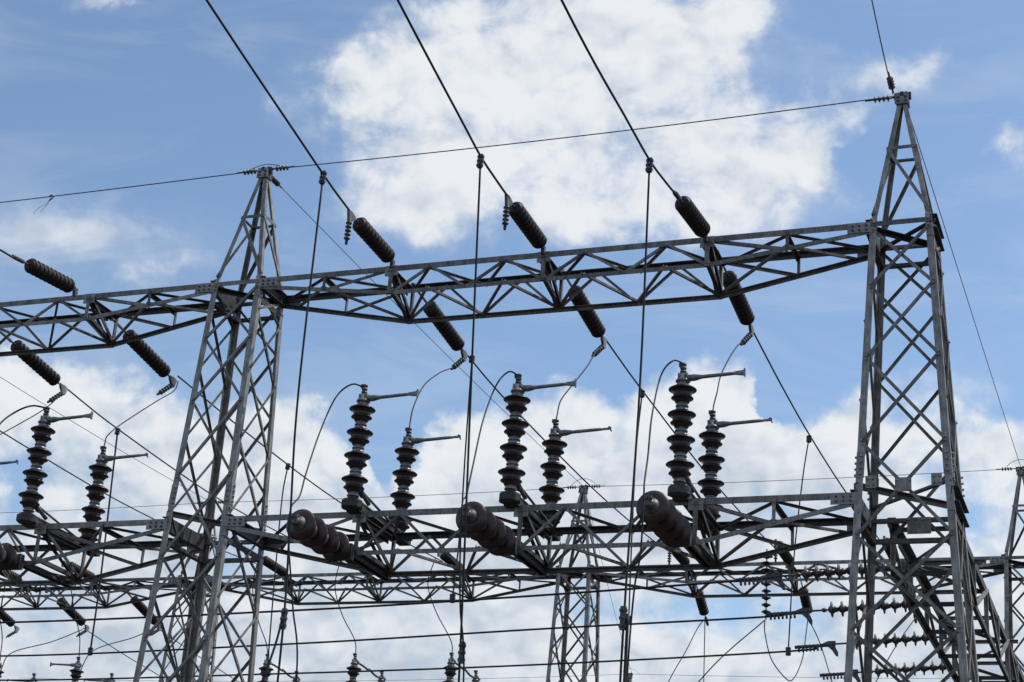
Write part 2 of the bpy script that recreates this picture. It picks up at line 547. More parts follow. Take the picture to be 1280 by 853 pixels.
def lattice_tower(name, pos, wx, kx, label, plates=True, group=None, heavy_rear=False):
    x0, y0 = pos
    root = thing(name, (x0, y0, 0), label, 'lattice tower', group)
    O = (0, 0, 0)

    def c(sx, sy, z):
        return V((sx * (wx + kx * (ZU - z)), sy * (WY + KY * (ZU - z)), z))

    def pk(sx, sy, z):     # peak pyramid
        t = (z - (ZU - .05)) / (ZP - .12 - (ZU - .05))
        a = c(sx, sy, ZU - .05)
        b = V((sx * .055, sy * .055, ZP - .12))
        return a.lerp(b, t)
    for sx in (-1, 1):
        for sy in (-1, 1):
            b = MB()
            b.legangle(c(sx, sy, 0.05), c(sx, sy, ZU + .10), sx, sy, 0.092, 0.012)
            bl = b
            for zz in (8.40, 8.48, 8.56, 8.64, ZU + .02, ZU - .08):
                q = c(sx, sy, zz)
                bl.bolt(q + V((-sx * .055, sy * .013, 0)), (0, sy, 0))
                bl.bolt(q + V((sx * .013, -sy * .055, 0)), (sx, 0, 0))
            for zz in FRONT_Z[1:-1]:
                q = c(sx, sy, zz)
                bl.bolt(q + V((-sx * .05, sy * .004, .02)), (0, sy, 0), .015)
                bl.bolt(q + V((-sx * .05, sy * .004, -.03)), (0, sy, 0), .015)
            lg = bl.build('leg', STEEL_LEG, root)
            # splice plate wraps the leg
            b = MB()
            for zz in (8.52,):
                q = c(sx, sy, zz)
                b.legangle(q + V((sx * .012, sy * .012, -.17)), c(sx, sy, zz + .34) + V((sx * .012, sy * .012, -.17)), sx, sy, 0.104, 0.010)
            b.build('splice_plate', PLATE, lg)
            b = MB()
            b.legangle(pk(sx, sy, ZU - .12), pk(sx, sy, ZP - .10), sx, sy, 0.066, 0.010)
            b.build('peak_leg', STEEL_LEG, root)
            b = MB()
            b.box((0, 0, .05), (.24, .24, .1))
            b.box((0, 0, .12), (.03, .2, .12))
            fo = b.build('base_plate', PLATE, root)
            fo.location = c(sx, sy, 0) * 1.0
            b = MB()
            b.lathe([(.42, -.6), (.40, .03), (.37, .05)], (0, 0, 0), (0, 0, 1), 12, False)
            fo2 = b.build('footing', CONCRETE, root)
            fo2.location = c(sx, sy, 0)

    def xpanel(zs, face):
        for i in range(len(zs) - 1):
            z1, z0 = zs[i], zs[i + 1]
            for k in (0, 1):
                s = 1 if k else -1
                if face in ('f', 'r'):
                    sy = -1 if face == 'f' else 1
                    nrm = V((0, sy, 0))
                    a, d = c(s, sy, z1), c(-s, sy, z0)
                    a.x -= s * .05
                    d.x += s * .05
                else:
                    sx = -1 if face == 'l' else 1
                    nrm = V((sx, 0, 0))
                    a, d = c(sx, s, z1), c(sx, -s, z0)
                    a.y -= s * .05
                    d.y += s * .05
                off = nrm * (0.013 if k else -0.016)
                b = MB()
                b.angle(a + off, d + off, .040, nrm, .007, .030, 1 if k else -1)
                dd_ = (d - a).normalized()
                for q_ in (a + dd_ * .05, d - dd_ * .05):
                    b.bolt(q_ + off, nrm, .014, .012)
                b.build('brace', STEEL, root)
    for f_ in 'fr':
        xpanel(FRONT_Z, f_)
    for f_ in 'lr':
        xpanel(SIDE_Z, 'l' if f_ == 'l' else 'R')

    def strut(a, d, nrm, size=.07, mat=STEEL, nm='strut', off=.014, t=.009):
        b = MB()
        n = V(nrm)
        b.angle(V(a) + n * off, V(d) + n * off, size, n, t)
        return b.build(nm, mat, root)
    # rings at the two girder levels
    for z in (ZU, ZL):
        for sy in (-1, 1):
            if sy > 0 or z == ZU:
                strut(c(-1, sy, z), c(1, sy, z), (0, sy, 0), .07)
            if sy > 0:
                strut(c(-1, sy, z - .27), c(1, sy, z - .27), (0, sy, 0), .075)
        for sx in (-1, 1):
            b = MB()
            a, d = c(sx, -1, z - .02), c(sx, 1, z - .02)
            a.x -= sx * .03
            d.x -= sx * .03
            b.channel(a, d, .20, .09, (-sx, 0, 0))
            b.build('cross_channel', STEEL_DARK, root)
            b = MB()
            q = c(sx, -1, z - .28)
            e = c(sx, 1, z - .28)
            b.angle(q, e, .09, (sx, 0, 0), .01)
            b.build('cross_strut', STEEL_DARK, root)
    # plan bracing above the lower girder
    z = ZL + .17
    b = MB(); b.angle(c(-1, -1, z), c(1, 1, z), .075, (0, 0, 1), .009); b.build('plan_brace', STEEL, root)
    b = MB(); b.angle(c(1, -1, z - .02), c(-1, 1, z - .02), .055, (0, 0, -1), .009); b.build('plan_brace', STEEL, root)
    for sx in (-1, 1) if plates else ():
        b = MB()
        q = c(sx, -1, z)
        b.box(q + V((-sx * .19, -.005, 0)), (.13, .012, .16))
        for dx in (-.15, -.22):
            b.bolt(q + V((sx * dx, -.011, .04)), (0, -1, 0))
            b.bolt(q + V((sx * dx, -.011, -.04)), (0, -1, 0))
        b.build('gusset_plate', PLATE, root)
    z = ZU - .02
    b = MB(); b.angle(c(-1, -1, z), c(1, 1, z), .07, (0, 0, 1), .009); b.build('plan_brace', STEEL_DARK, root)
    b = MB(); b.angle(c(1, -1, z - .02), c(-1, 1, z - .02), .07, (0, 0, -1), .009); b.build('plan_brace', STEEL_DARK, root)
    # peak
    zm = 13.17
    for sy in (-1, 1):
        strut(pk(-1, sy, zm), pk(1, sy, zm), (0, sy, 0), .048, nm='peak_strut')
    for sx in (-1, 1):
        strut(pk(sx, -1, zm), pk(sx, 1, zm), (sx, 0, 0), .048, nm='peak_strut')
    strut(pk(-1, -1, zm), pk(1, -1, ZU + .15), (0, -1, 0), .044, nm='peak_brace')
    strut(pk(1, 1, zm), pk(-1, 1, ZU + .15), (0, 1, 0), .044, nm='peak_brace')
    strut(pk(-1, 1, zm), pk(-1, -1, ZU + .15), (-1, 0, 0), .044, nm='peak_brace')
    strut(pk(1, -1, zm), pk(1, 1, ZU + .15), (1, 0, 0), .044, nm='peak_brace')
    b = MB()
    b.box((0, 0, ZP - .12), (.17, .17, .14))
    b.box((0, 0, ZP - .04), (.23, .05, .10))
    b.box((0, .0, ZP - .05), (.05, .20, .07))
    b.lathe([(.022, 0), (.022, .03)], (.05, 0, ZP), (0, 0, 1), 8)
    b.lathe([(.022, 0), (.022, .02)], (-.06, .0, ZP), (0, 0, 1), 8)
    for sx in (-1, 1):
        b.bolt((sx * .05, -.09, ZP - .1), (0, -1, 0), .02)
        b.bolt((sx * .05, -.09, ZP - .16), (0, -1, 0), .02)
    b.build('peak_cap', STEEL_DARK, root)
    b = MB()
    b.prism((0, -.088, 0), (0, -.098, 0), [(-.10, ZP - .20), (.10, ZP - .20), (.085, ZP - .03), (-.085, ZP - .03)], V((1, 0, 0)), V((0, 0, 1)))
    b.build('gusset_plate', PLATE, root)
    if plates:
        for (zc, sy, w_, h_) in ((8.26, -1, .26, .20), (ZL - .13, 1, .46, .36)):
            pass
        yf = c(0, -1, 8.23).y
        b = MB()
        b.box((0, yf - .030, 8.23), (.20, .014, .18))
        for ax in (-.08, .08):
            for az in (-.06, .06):
                b.bolt((ax, yf - .036, 8.22 + az), (0, -1, 0))
        b.build('gusset_plate', PLATE, root)
        yr = c(0, 1, ZL - .13).y
        b = MB()
        b.box((.04, yr - .10, ZL - .10), (.30, .014, .22))
        for ax in (-.08, .0, .08, .15):
            for az in (-.08, .08):
                b.bolt((ax, yr - .107, ZL - .10 + az), (0, -1, 0))
        b.build('gusset_plate', PLATE, root)
    return root


def girder(name, xa, xb, y0, zt, hw, nodes, depths, label, group):
    """box girder between two towers: straight upper chords, lower chords that dip between the outer nodes.
    nodes = x of the three line attachment frames"""
    xm = 0.5 * (xa + xb)
    root = thing(name, (xm, y0, zt), label, 'lattice girder', group)
    org = V((xm, y0, zt))

    def bar(nm, a, d, size, nrm, mat=STEEL, off=0.0, t=.009, size2=None, flip=1):
        b = MB()
        n = V(nrm)
        b.angle(V(a) + n * off, V(d) + n * off, size, n, t, size2, flip)
        if nm in ('lacing_bar', 'post'):
            dd_ = (V(d) - V(a)).normalized()
            for q_ in (V(a) + dd_ * .04, V(d) - dd_ * .04):
                b.bolt(q_ + n * off, n, .013, .012)
        return b.build(nm, mat, root, org)
    n0, n1, n2 = nodes
    xs_b = [n0, (n0 + n1) / 2, n1, (n1 + n2) / 2, n2]
    xs_t = [(xs_b[i] + xs_b[i + 1]) / 2 for i in range(4)]
    la, lb = (xa + n0) / 2, (xb + n2) / 2

    def zbot(x, sy=1):
        depth = depths[0] if sy < 0 else depths[1]
        if x < n0:
            return zt - .10 - (depth - .10) * (x - xa) / (n0 - xa)
        if x > n2:
            return zt - .10 - (depth - .10) * (xb - x) / (xb - n2)
        return zt - depth
    for sy in (-1, 1):
        y = y0 + sy * hw
        zb = zbot(n1, sy)
        fn = (0, sy, 0)
        mat = STEEL if sy < 0 else STEEL_DARK  # rear chord in the darker steel, its shade put into the colour
        b = MB()
        b.angle((xa, y, zt), (xb, y, zt), .086, fn, .011, .084, 1 if sy < 0 else -1)
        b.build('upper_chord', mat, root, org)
        b = MB()
        pts = [(xa, y, zt - .10), (n0, y, zb), (n2, y, zb), (xb, y, zt - .10)]
        for i in range(3):
            b.angle(pts[i], pts[i + 1], .062, fn, .010, .055, 1 if sy < 0 else -1)
        b.build('lower_chord', STEEL, root, org)
        nodes_list = []
        for i in range(4):
            nodes_list.append((xs_b[i], zb))
            nodes_list.append((xs_t[i], zt))
        nodes_list.append((xs_b[4], zb))
        for i in range(len(nodes_list) - 1):
            (x1, z1), (x2, z2) = nodes_list[i], nodes_list[i + 1]
            bar('lacing_bar', (x1, y, z1), (x2, y, z2), .039, fn, STEEL, .014 if i % 2 else -.02, .007, .029, 1 if i % 2 else -1)
        for x in nodes:
            bar('post', (x, y, zb - .02), (x, y, zt - .01), .062, fn, STEEL, .026)
        # tapered ends
        for (xe, xl, xn) in ((xa, la, n0), (xb, lb, n2)):
            bar('post', (xl, y, zbot(xl, sy)), (xl, y, zt), .046, fn, STEEL, .014)
            bar('lacing_bar', (xl, y, zbot(xl, sy)), (xn, y, zt), .05, fn, STEEL, -.02, .007, .036)
            # connection plate with its bolts
            b = MB()
            dirn = 1 if xn > xe else -1
            b.box((xe + dirn * .13, y + sy * .006, zt - .035), (.34, .014, .15))
            b.build('gusset_plate', PLATE, root, org)
            b = MB()
            for k in range(3):
                b.bolt((xe + dirn * (.05 + k * .09), y + sy * .013, zt - .01), fn)
                b.bolt((xe + dirn * (.05 + k * .09), y + sy * .013, zt - .07), fn)
            b.build('bolts', BOLT, root, org)
    ya, yb = y0 - hw, y0 + hw
    # top plane zigzag
    tx = [xa, la] + [n0] + [xs_t[0], xs_b[1], xs_t[1], n1, xs_t[2], xs_b[3], xs_t[3], n2] + [lb, xb]
    for i in range(len(tx) - 1):
        s = 1 if i % 2 else -1
        bar('plan_bar', (tx[i], y0 - s * hw, zt - .012), (tx[i + 1], y0 + s * hw, zt - .012), .038, (0, 0, 1), STEEL, -.004 if i % 2 else -.02, .007, .034)
    for x in (la, lb):
        bar('cross_strut', (x, ya, zt), (x, yb, zt), .06, (0, 0, 1), STEEL_DARK, -.03)
    # bottom plane zigzag
    bx = [xa + .3, la, n0] + [xs_t[0], xs_b[1], xs_t[1], n1, xs_t[2], xs_b[3], xs_t[3], n2] + [lb, xb - .3]
    for i in range(len(bx) - 1):
        s = 1 if i % 2 else -1
        bar('plan_bar', (bx[i], y0 - s * hw, zbot(bx[i], -s) + .012), (bx[i + 1], y0 + s * hw, zbot(bx[i + 1], s) + .012), .038, (0, 0, -1), STEEL,
            -.004 if i % 2 else -.02, .007, .034)
    # heavy transverse frames where lines pull
    for x in nodes:
        for dx in (-.05, .05):
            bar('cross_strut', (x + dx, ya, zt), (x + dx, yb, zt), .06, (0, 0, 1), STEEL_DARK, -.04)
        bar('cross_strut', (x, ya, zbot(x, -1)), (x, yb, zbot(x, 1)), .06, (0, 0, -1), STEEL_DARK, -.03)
        for dx in (-.055, .055):
            bar('cross_brace', (x + dx, ya + .02, zt - .03), (x + dx, yb - .02, zbot(x, 1) + .03), .055, (1, 0, 0) if dx > 0 else (-1, 0, 0), STEEL_DARK, 0)
        b = MB()
        b.box((x, ya - .012, zt - .04), (.2, .014, .16))
        b.bolt((x - .05, ya - .018, zt - .04), (0, -1, 0))
        b.bolt((x + .05, ya - .018, zt - .04), (0, -1, 0))
        b.build('gusset_plate', PLATE, root, org)
    return root


# ------------------------------------------------------------------ towers
TG = 'lattice towers of the switchyard'
YF = 16.72
T1 = lattice_tower('lattice_tower', (0, 0), .414, .0242, 'grey lattice tower with bolted crossed braces, left of the two large near towers', False, TG)
T2 = lattice_tower('lattice_tower', (10, 0), .408, .0503, 'tallest looking lattice tower, in front at the right, with gusset plates on its crossings', True, TG)
T0 = dup(T1, (-10, 0, 0), 'lattice tower at the far left end of the near row', group=TG)
F1 = dup(T1, (-.09, YF, 0), 'distant lattice tower behind the middle of the near girders', group=TG)
F2 = dup(T1, (10.17, YF, 0), 'distant lattice tower cut by the right edge, right of the near corner tower', group=TG)
F0 = dup(T1, (-10.45, YF, 0), 'distant lattice tower standing almost hidden behind the left near tower', group=TG)
R1 = dup(T1, (-5.42, 38.6, 0), 'farthest lattice tower, only its small peak showing low in the middle', group=TG)

# ------------------------------------------------------------------ girders
GG = 'lattice girders of the switchyard'
PH = [2.6, 4.98, 7.37]
WL = WY + KY * (ZU - ZL)
e1, e2 = .414, .408
ex1, ex2 = .507, .60
girder('lattice_girder', e1, 10 - e2, 0, ZU, WY, PH, (.385, .54), 'upper lattice girder between the two near towers, carrying three line strings', GG)
girder('lattice_girder', -10 + e1, -e1, 0, ZU, WY, [x - 10 for x in PH], (.385, .54), 'upper lattice girder running left from the left near tower', GG)
girder('lattice_girder', ex1, 10 - ex2, 0, ZL, WL, PH, (.55, .56), 'lower lattice girder between the two near towers, carrying the open switches', GG)
girder('lattice_girder', -10 + ex1, -ex1, 0, ZL, WL, [x - 10 for x in PH], (.55, .56), 'lower lattice girder left of the left near tower, with brown post insulators', GG)
FP = {'l': [-18.0, -15.65, -13.45], 'm': [-7.74, -5.45, -2.95], 'r': [2.67, 5.07, 7.61], 'rr': [12.9, 15.2, 17.5]}
girder('lattice_girder', -10.45 + e1, -.09 - e1, YF, ZU, WY, FP['m'], (.385, .54), 'distant lattice girder between left near tower and the distant middle tower', GG)
girder('lattice_girder', -.09 + e1, 10.17 - e1, YF, ZU, WY, FP['r'], (.385, .54), 'distant lattice girder between the distant middle tower and the right near tower', GG)
girder('lattice_girder', -20.8 + e1, -10.45 - e1, YF, ZU, WY, FP['l'], (.385, .54), 'distant lattice girder at the lower left, below the near one', GG)
girder('lattice_girder', 10.17 + e1, 20.4 - e1, YF, ZU, WY, FP['rr'], (.385, .54), 'distant lattice girder cut by the right edge beyond the last tower', GG)
girder('lattice_girder', -10.45 + ex1, -.09 - ex1, YF, ZL, WL, FP['m'], (.55, .56), 'distant lower lattice girder under the far switches, middle span', GG)
girder('lattice_girder', -20.8 + ex1, -10.45 - ex1, YF, ZL, WL, FP['l'], (.55, .56), 'distant lower lattice girder under the far switches, left span', GG)


def cross_girder():
    """girder running back from the near corner tower to the distant right tower"""
    y0_, y1_ = .60, 16.1
    xl, xr = 9.62, 10.50
    zt, zb = ZL, ZL - .62
    root = thing('lattice_girder', (10, 8, ZL), 'dark lattice girder running away from the right near tower, with bus strings on it', 'lattice girder', GG)
    org = V((10, 8, ZL))

    def bar(nm, a, d, size, nrm, mat=STEEL, off=0.0, t=.009, size2=None, flip=1):
        b = MB()
        n = V(nrm)
        b.angle(V(a) + n * off, V(d) + n * off, size, n, t, size2, flip)
        return b.build(nm, mat, root, org)
    for x, s in ((xl, -1), (xr, 1)):
        bar('upper_chord', (x, y0_, zt), (x, y1_, zt), .11, (s, 0, 0), STEEL_DARK, 0, .012, .11, s)
        bar('lower_chord', (x, y0_ + .2, zb), (x, y1_ - .2, zb), .08, (s, 0, 0), STEEL_DARK, 0, .012, .08, s)
        n = 9
        for i in range(n + 1):
            y = y0_ + .35 + (y1_ - y0_ - .7) * i / n
            bar('post', (x, y, zb), (x, y, zt), .06, (s, 0, 0), STEEL, .016)
            if i < n:
                y2 = y0_ + .35 + (y1_ - y0_ - .7) * (i + 1) / n
                a, d = (zb, zt) if i % 2 else (zt, zb)
                bar('lacing_bar', (x, y, a), (x, y2, d), .046, (s, 0, 0), STEEL, .03)
    n = 9
    for i in range(n + 1):
        y = y0_ + .35 + (y1_ - y0_ - .7) * i / n
        ext = .14 if i % 3 == 1 else 0
        bar('cross_strut', (xl - .02, y, zt), (xr + .02 + ext, y, zt), .055, (0, 0, 1), STEEL, .014)
        bar('cross_strut', (xl, y, zb), (xr, y, zb), .055, (0, 0, -1), STEEL_DARK, .014)
        if i < n:
            y2 = y0_ + .35 + (y1_ - y0_ - .7) * (i + 1) / n
            s = 1 if i % 2 else -1
            bar('plan_bar', (10.06 - s * .44, y, zt - .03), (10.06 + s * .44, y2, zt - .03), .045, (0, 0, 1), STEEL, 0, .008)
    return root


cross_girder()

# ------------------------------------------------------------------ insulators
DISC = [(.030, 0), (.046, .003), (.075, .007), (.105, .018), (.118, .032), (.121, .048), (.119, .064), (.113, .070), (.105, .066), (.092, .074), (.080, .080),
        (.066, .084), (.054, .092), (.046, .100), (.044, .105), (.030, .106)]


DISC_TIGHT = [(.030, 0), (.060, .003), (.088, .006), (.108, .016), (.117, .030), (.120, .046), (.119, .060), (.114, .068), (.106, .072), (.098, .080), (.092, .088), (.088, .106), (.030, .107)]


def disc_string(name, org, ang, label, group, n=10, pitch=.106, link=.12, tail=True, rr=1.0, clamp=True, tail_dir=(0, 0, -1), prof=None):
    """dead-end string; local -Y is the pulling direction, tipped by ang (radians, up positive)"""
    root = thing(name, org, label, 'insulator string', group)
    o = MB()
    ax = V((0, -1, 0))
    o.rod((0, 0, 0), ax * link, .016)
    o.box((0, -.03, 0), (.035, .10, .07))
    o.box((0, .03, -.05), (.05, .07, .13))
    o.build('shackle', HARDWARE, root)
    for k in range(n):
        b = MB()
        b.lathe([(r * rr, h) for r, h in (prof or DISC_TIGHT)], (0, 0, 0), ax, 20)
        q = b.build('insulator_disc', STRING_GLAZE, root) if k == 0 else dd.copy()
        if k == 0:
            dd = q
        else:
            COL.objects.link(q)
            q.parent = root
        q.location = (0, -link - pitch * k, 0)
    L = link + pitch * n
    b = MB()
    b.rod((0, -L, 0), (0, -L - .20, 0), .014)
    b.build('link_rod', HARDWARE, root)
    if link > .3:
        b = MB()
        b.box((0, -link * .5, 0), (.012, link * .6, .05))
        b.build('extension_link', HARDWARE, root)
    if clamp:
        b = MB()
        # gooseneck strain clamp: triangular body, tail hanging with keeper bolts
        e0 = -L - .16
        td = V(tail_dir).normalized()
        ts = V((0, e0 - .12, -.07))
        if tail:
            b.prism((-.02, 0, 0), (.02, 0, 0), [(e0 + .03, .02), (e0 + .02, -.03), (e0 - .10, -.13), (e0 - .15, -.12), (e0 - .19, .03), (e0 - .1, .045)], V((0, 1, 0)), V((0, 0, 1)))
        else:
            b.lathe([(.02, 0), (.034, .03), (.034, .26), (.02, .30)], (0, e0 + .04, 0), (0, -1, 0), 10)
        b.build('strain_clamp', STEEL if tail else HARDWARE, root)
        if tail:
            b = MB()
            prof = [(.022, 0)]
            for i in range(5):
                h = .06 + i * .06
                prof += [(.022, h), (.046, h + .012), (.046, h + .026), (.022, h + .038)]
            prof += [(.022, .40), (.01, .42)]
            b.lathe(prof, ts, td, 10)
            b.build('clamp_tail', HARDWARE, root)
    root.rotation_euler = (-ang, 0, 0)
    return root


SG = 'dead end insulator strings on the girders'
fs1 = disc_string('insulator_string', (2.6, -.42, 12.06), math.radians(2), 'dark front insulator string on upper girder, nearest the left near tower', SG)
fs2 = disc_string('insulator_string', (4.97, -.44, 12.05), math.radians(1.5), 'dark front insulator string on the upper girder, middle one of three', SG)
fs3 = disc_string('insulator_string', (7.36, -.50, 11.99), math.radians(-6), 'dark front insulator string on upper girder, nearest the right near tower', SG, tail=False)
dup(fs3, (-10.10, -.17, -.03), 'dark front insulator string at the left edge, above the left upper girder', group=SG)


rs1 = disc_string('insulator_string', (2.6, .42, 12.02), math.radians(-7), 'brown rear insulator string below the upper girder, nearest the left near tower', SG, 12, link=.62, prof=DISC, tail_dir=(.12, .30, -.42))
rs1.rotation_euler = (math.radians(7), 0, math.pi)


def rear(delta, label, ang=-7.0, skip=()):
    r = dup(rs1, delta, label, None, SG, skip)
    r.rotation_euler = (math.radians(-ang), 0, math.pi)
    return r


rear((2.38, -.05, .03), 'brown rear insulator string below the upper girder, middle one of three')
rear((4.77, -.22, -.02), 'brown rear insulator string below the upper girder, nearest the right near tower')
rear((-5.33, -.12, -.10), 'brown rear insulator string just left of the left near tower', -8.5)
rear((-7.62, -.02, -.08), 'brown rear insulator string at the left edge of the photo, under the girder', -8)
for i, (x, lab) in enumerate(((-2.95, 'distant front insulator string seen between the first two switches'), (-5.45, 'distant front insulator string behind the leftmost standoff insulator'),
                              (-7.74, 'distant front insulator string just right of the left near tower'), (2.67, 'distant front insulator string behind the rightmost standoff insulator'),
                              (5.07, 'distant front insulator string left of the right near tower'), (7.42, 'distant front insulator string seen inside the right near tower'),
                              (-13.4, 'distant front insulator string under the left switch, nearer the left near tower'), (-15.7, 'distant front insulator string at the left edge, low in the photo'))):
    q = dup(fs1, (x - 2.6, YF, -.08), lab, group=SG, skip=() if i in (3, 4) else ('clamp_tail',))
for x, lab in ((-13.0, 'distant rear insulator string low at the left, against the left near tower'), (-15.35, 'distant rear insulator string low at the left, between bus wires'),
               (-17.7, 'distant rear insulator string cut by the left edge, low down')):
    rear((x - 2.6, YF - .10, -.10), lab, -15)
for x, y_, lab in ((2.62, 17.55, 'distant insulator string hanging steeply under the far girder, below the rightmost standoff'),
                   (5.12, 17.55, 'distant insulator string hanging steeply just left of the right near tower'), (7.55, 17.55, 'distant insulator string hanging steeply inside the right near tower')):
    if x < 3:
        ss = disc_string('insulator_string', (x, YF + .40, 11.93), math.radians(-30), lab, SG, 7, link=.55, tail=False, prof=DISC)
        ss.rotation_euler = (math.radians(30), 0, math.pi)
    else:
        q = dup(ss, (x - 2.62, 0, 0), lab, None, SG)

# vertical jumper string held by the far line, right of the middle
hs = thing('insulator_string', (4.98, 14.35, 11.62), 'vertical chain of widely spaced insulator discs hanging left of the right near tower', 'insulator string', SG)
b = MB(); b.rod((0, 0, .1), (0, 0, -1.45), .014); b.build('link_rod', HARDWARE, hs)
for k in range(9):
    b = MB()
    r_ = 1.25 if k < 4 else .95
    b.lathe([(.025, .03), (.05, .02), (.09 * r_, .0), (.11 * r_, -.022), (.10 * r_, -.026), (.06, -.02), (.045, -.06), (.03, -.065)], (0, 0, 0), (0, 0, 1), 14)
    d_ = b.build('insulator_disc', PORCELAIN if k < 4 else HARDWARE, hs)
    d_.location = (0, 0, -.05 - k * .152)

UNIT = .345
US = UNIT / .395
PORC = [(.052, .328), (.085, .327), (.120, .320), (.160, .300), (.184, .281), (.188, .271), (.180, .263), (.160, .264), (.150, .255), (.136, .246), (.126, .215), (.119, .175),
        (.125, .160), (.143, .148), (.149, .138), (.146, .130), (.130, .126), (.122, .116), (.106, .100), (.096, .078), (.086, .062), (.052, .06)]
PORC = [(q_, h_ * US) for q_, h_ in PORC]
CORE = [(.070, .0), (.086, .0), (.086, .018), (.074, .024), (.076, .064), (.050, .066), (.050, .32), (.088, .326), (.100, .334), (.092, .350), (.074, .372), (.070, .380), (.070, .395)]
CORE = [(q_, h_ * US) for q_, h_ in CORE]


def post_insulator(parent, org, axis, n=4, mat=PORCELAIN, metal=None, fat=1.0):
    ax = V(axis).normalized()
    b = MB()
    prof = []
    for k in range(n):
        prof += [(r, h + k * UNIT) for r, h in CORE]
    b.lathe(prof, (0, 0, 0), ax, 20)
    core = b.build('post_insulator', metal or CAPMETAL, parent)
    core.location = org
    for k in range(n):
        b = MB()
        b.lathe([(max(.052, q_ * fat), h_) if q_ > .06 else (q_, h_) for q_, h_ in PORC], (0, 0, 0), ax, 28)
        s = b.build('porcelain_shed', mat, core)
        s.location = ax * (k * UNIT)
    return core


def switch(org, label, group, closed=False, side=1):
    """disconnect switch; origin at girder top between the posts"""
    root = thing('disconnect_switch', org, label, 'disconnect switch', group)
    yf, yr = -.75, .85
    b = MB()
    for dx in (-.09, .09):
        b.channel((dx, yf + .10, .10), (dx, yr + .25, .04), .08, .16, (1 if dx > 0 else -1, 0, 0), .012)
    b.box((0, .05, .11), (.22, 1.5, .012))
    b.box((0, yr, .06), (.30, .34, .02))
    b.lathe([(.10, 0), (.10, .05)], (0, yr, .06), (0, 0, 1), 12)
    b.build('base_channel', STEEL_DARK, root)
    b = MB()
    # octagonal bearing housing under the turning post
    b.lathe([(.12, 0), (.155, .02), (.155, .11), (.12, .14), (.06, .145)], (0, yf, .0), (0, 0, 1), 8, False)
    b.box((0, yf + .14, .05), (.2, .2, .13))
    b.build('bearing_housing', STEEL_DARK, root)
    b = MB()
    b.lathe([(.045, 0), (.045, .18), (.09, .185), (.10, .21), (.10, .24)], (0, yf, .10), (0, 0, 1), 14)
    b.lathe([(.10, 0), (.11, .02), (.11, .03)], (0, yf, .33), (0, 0, 1), 14)
    b.build('turning_shaft', BRIGHTALU, root)
    post_insulator(root, (0, yf, .185), (0, 0, 1))
    post_insulator(root, (0, yr, .10), (0, 0, 1))
    b = MB()
    b.rod((.05, yf + .10, .30), (.10, yf + .32, .16), .030)
    b.rod((.04, yf + .06, .33), (.16, yr - .2, .02), .018)
    b.lathe([(.03, 0), (.045, .03), (.045, .09), (.03, .12)], (.05, yf + .09, .29), (.2, .9, -.5), 10)
    b.build('operating_rod', HARDWARE, root)
    for y, z0 in ((yf, .185 + 4 * UNIT), (yr, .10 + 4 * UNIT)):
        b = MB()
        b.lathe([(.085, 0), (.10, .01), (.09, .035), (.06, .05), (.055, .11), (.035, .12)], (0, y, z0), (0, 0, 1), 14)
        b.box((.0, y + .01, z0 + .085), (.13, .09, .08))
        b.bolt((-.03, y - .035, z0 + .09), (0, -1, 0), .018)
        b.bolt((.035, y - .035, z0 + .09), (0, -1, 0), .018)
        b.box((.07, y, z0 + .05), (.10, .05, .05))
        b.build('rotating_head', BRIGHTALU, root)
        b = MB()
        for k in range(3):
            b.lathe([(.02, 0), (.042, .006), (.042, .034), (.024, .042)], (0, y, z0 + .13 + k * .05), (0, 0, 1), 10)
        b.box((-.015, y, z0 + .245), (.08, .05, .05))
        b.build('terminal_clamp', HARDWARE, root)
        b = MB()
        if closed:
            ym = .05
            b.tube(smoothpath([(0.02, y, z0 + .07), (.02, (y + ym) / 2, z0 + .06), (.02, ym, z0 + .02 - (.0 if y < 0 else -.12))]), .026, 8)
        else:
            b.lathe([(.022, 0), (.046, .02), (.046, .10), (.026, .20), (.024, .55), (.022, .66)], (.06 * side, y, z0 + .055), (side, 0, .045), 12)
            if y < 0:
                b.prism((.69 * side, y - .02, z0 + .085), (.69 * side, y + .02, z0 + .085), [(0, -.018), (.12, -.035), (.135, -.06), (.145, -.06), (.145, .06), (.135, .06), (.12, .03), (0, .018)], V((side, 0, 0)), V((0, 0, 1)))
            else:
                b.prism((.69 * side, y - .012, z0 + .085), (.69 * side, y + .012, z0 + .085), [(0, -.016), (.13, -.014), (.15, -.045), (.165, -.04), (.15, .0), (.155, .02), (.12, .04), (.10, .014), (0, .014)], V((side, 0, 0)), V((0, 0, 1)))
        b.build('switch_arm', BRIGHTALU if not closed else HARDWARE, root)
    return root


WG = 'open disconnect switches on the lower girders'
s1 = switch((2.55, 0, ZL + .02), 'open disconnect switch with two brown posts, nearest the left near tower on its right', WG)
dup(s1, (2.32, 0, 0), 'open disconnect switch with two brown posts, middle one on the lower girder', group=WG)
dup(s1, (4.64, 0, .0), 'open disconnect switch with two brown posts, nearest the right near tower', group=WG)
dup(s1, (-5.33, 0, -.02), 'open disconnect switch with two brown posts on the girder left of the left near tower', group=WG)
dup(s1, (-7.78, 0, -.02), 'open disconnect switch at the left edge, only the tip of an arm inside the photo', group=WG)

FG = 'distant disconnect switches'
c1 = switch((-5.40, YF, ZL - .08), 'distant closed switch low in the middle, under the leftmost S-shaped jumper', FG, True)
dup(c1, (2.52, 0, 0), 'distant closed switch at the bottom, between the middle standoff and the first one', group=FG)
dup(c1, (-2.38, 0, 0), 'distant closed switch at the bottom, just right of the left near tower', group=FG)
c2 = switch((-13.25, YF, ZL - .12), 'distant open switch at the bottom left, right of the one at the edge', FG, side=-1)
dup(c2, (-2.45, 0, 0), 'distant open switch at the bottom left corner', group=FG)


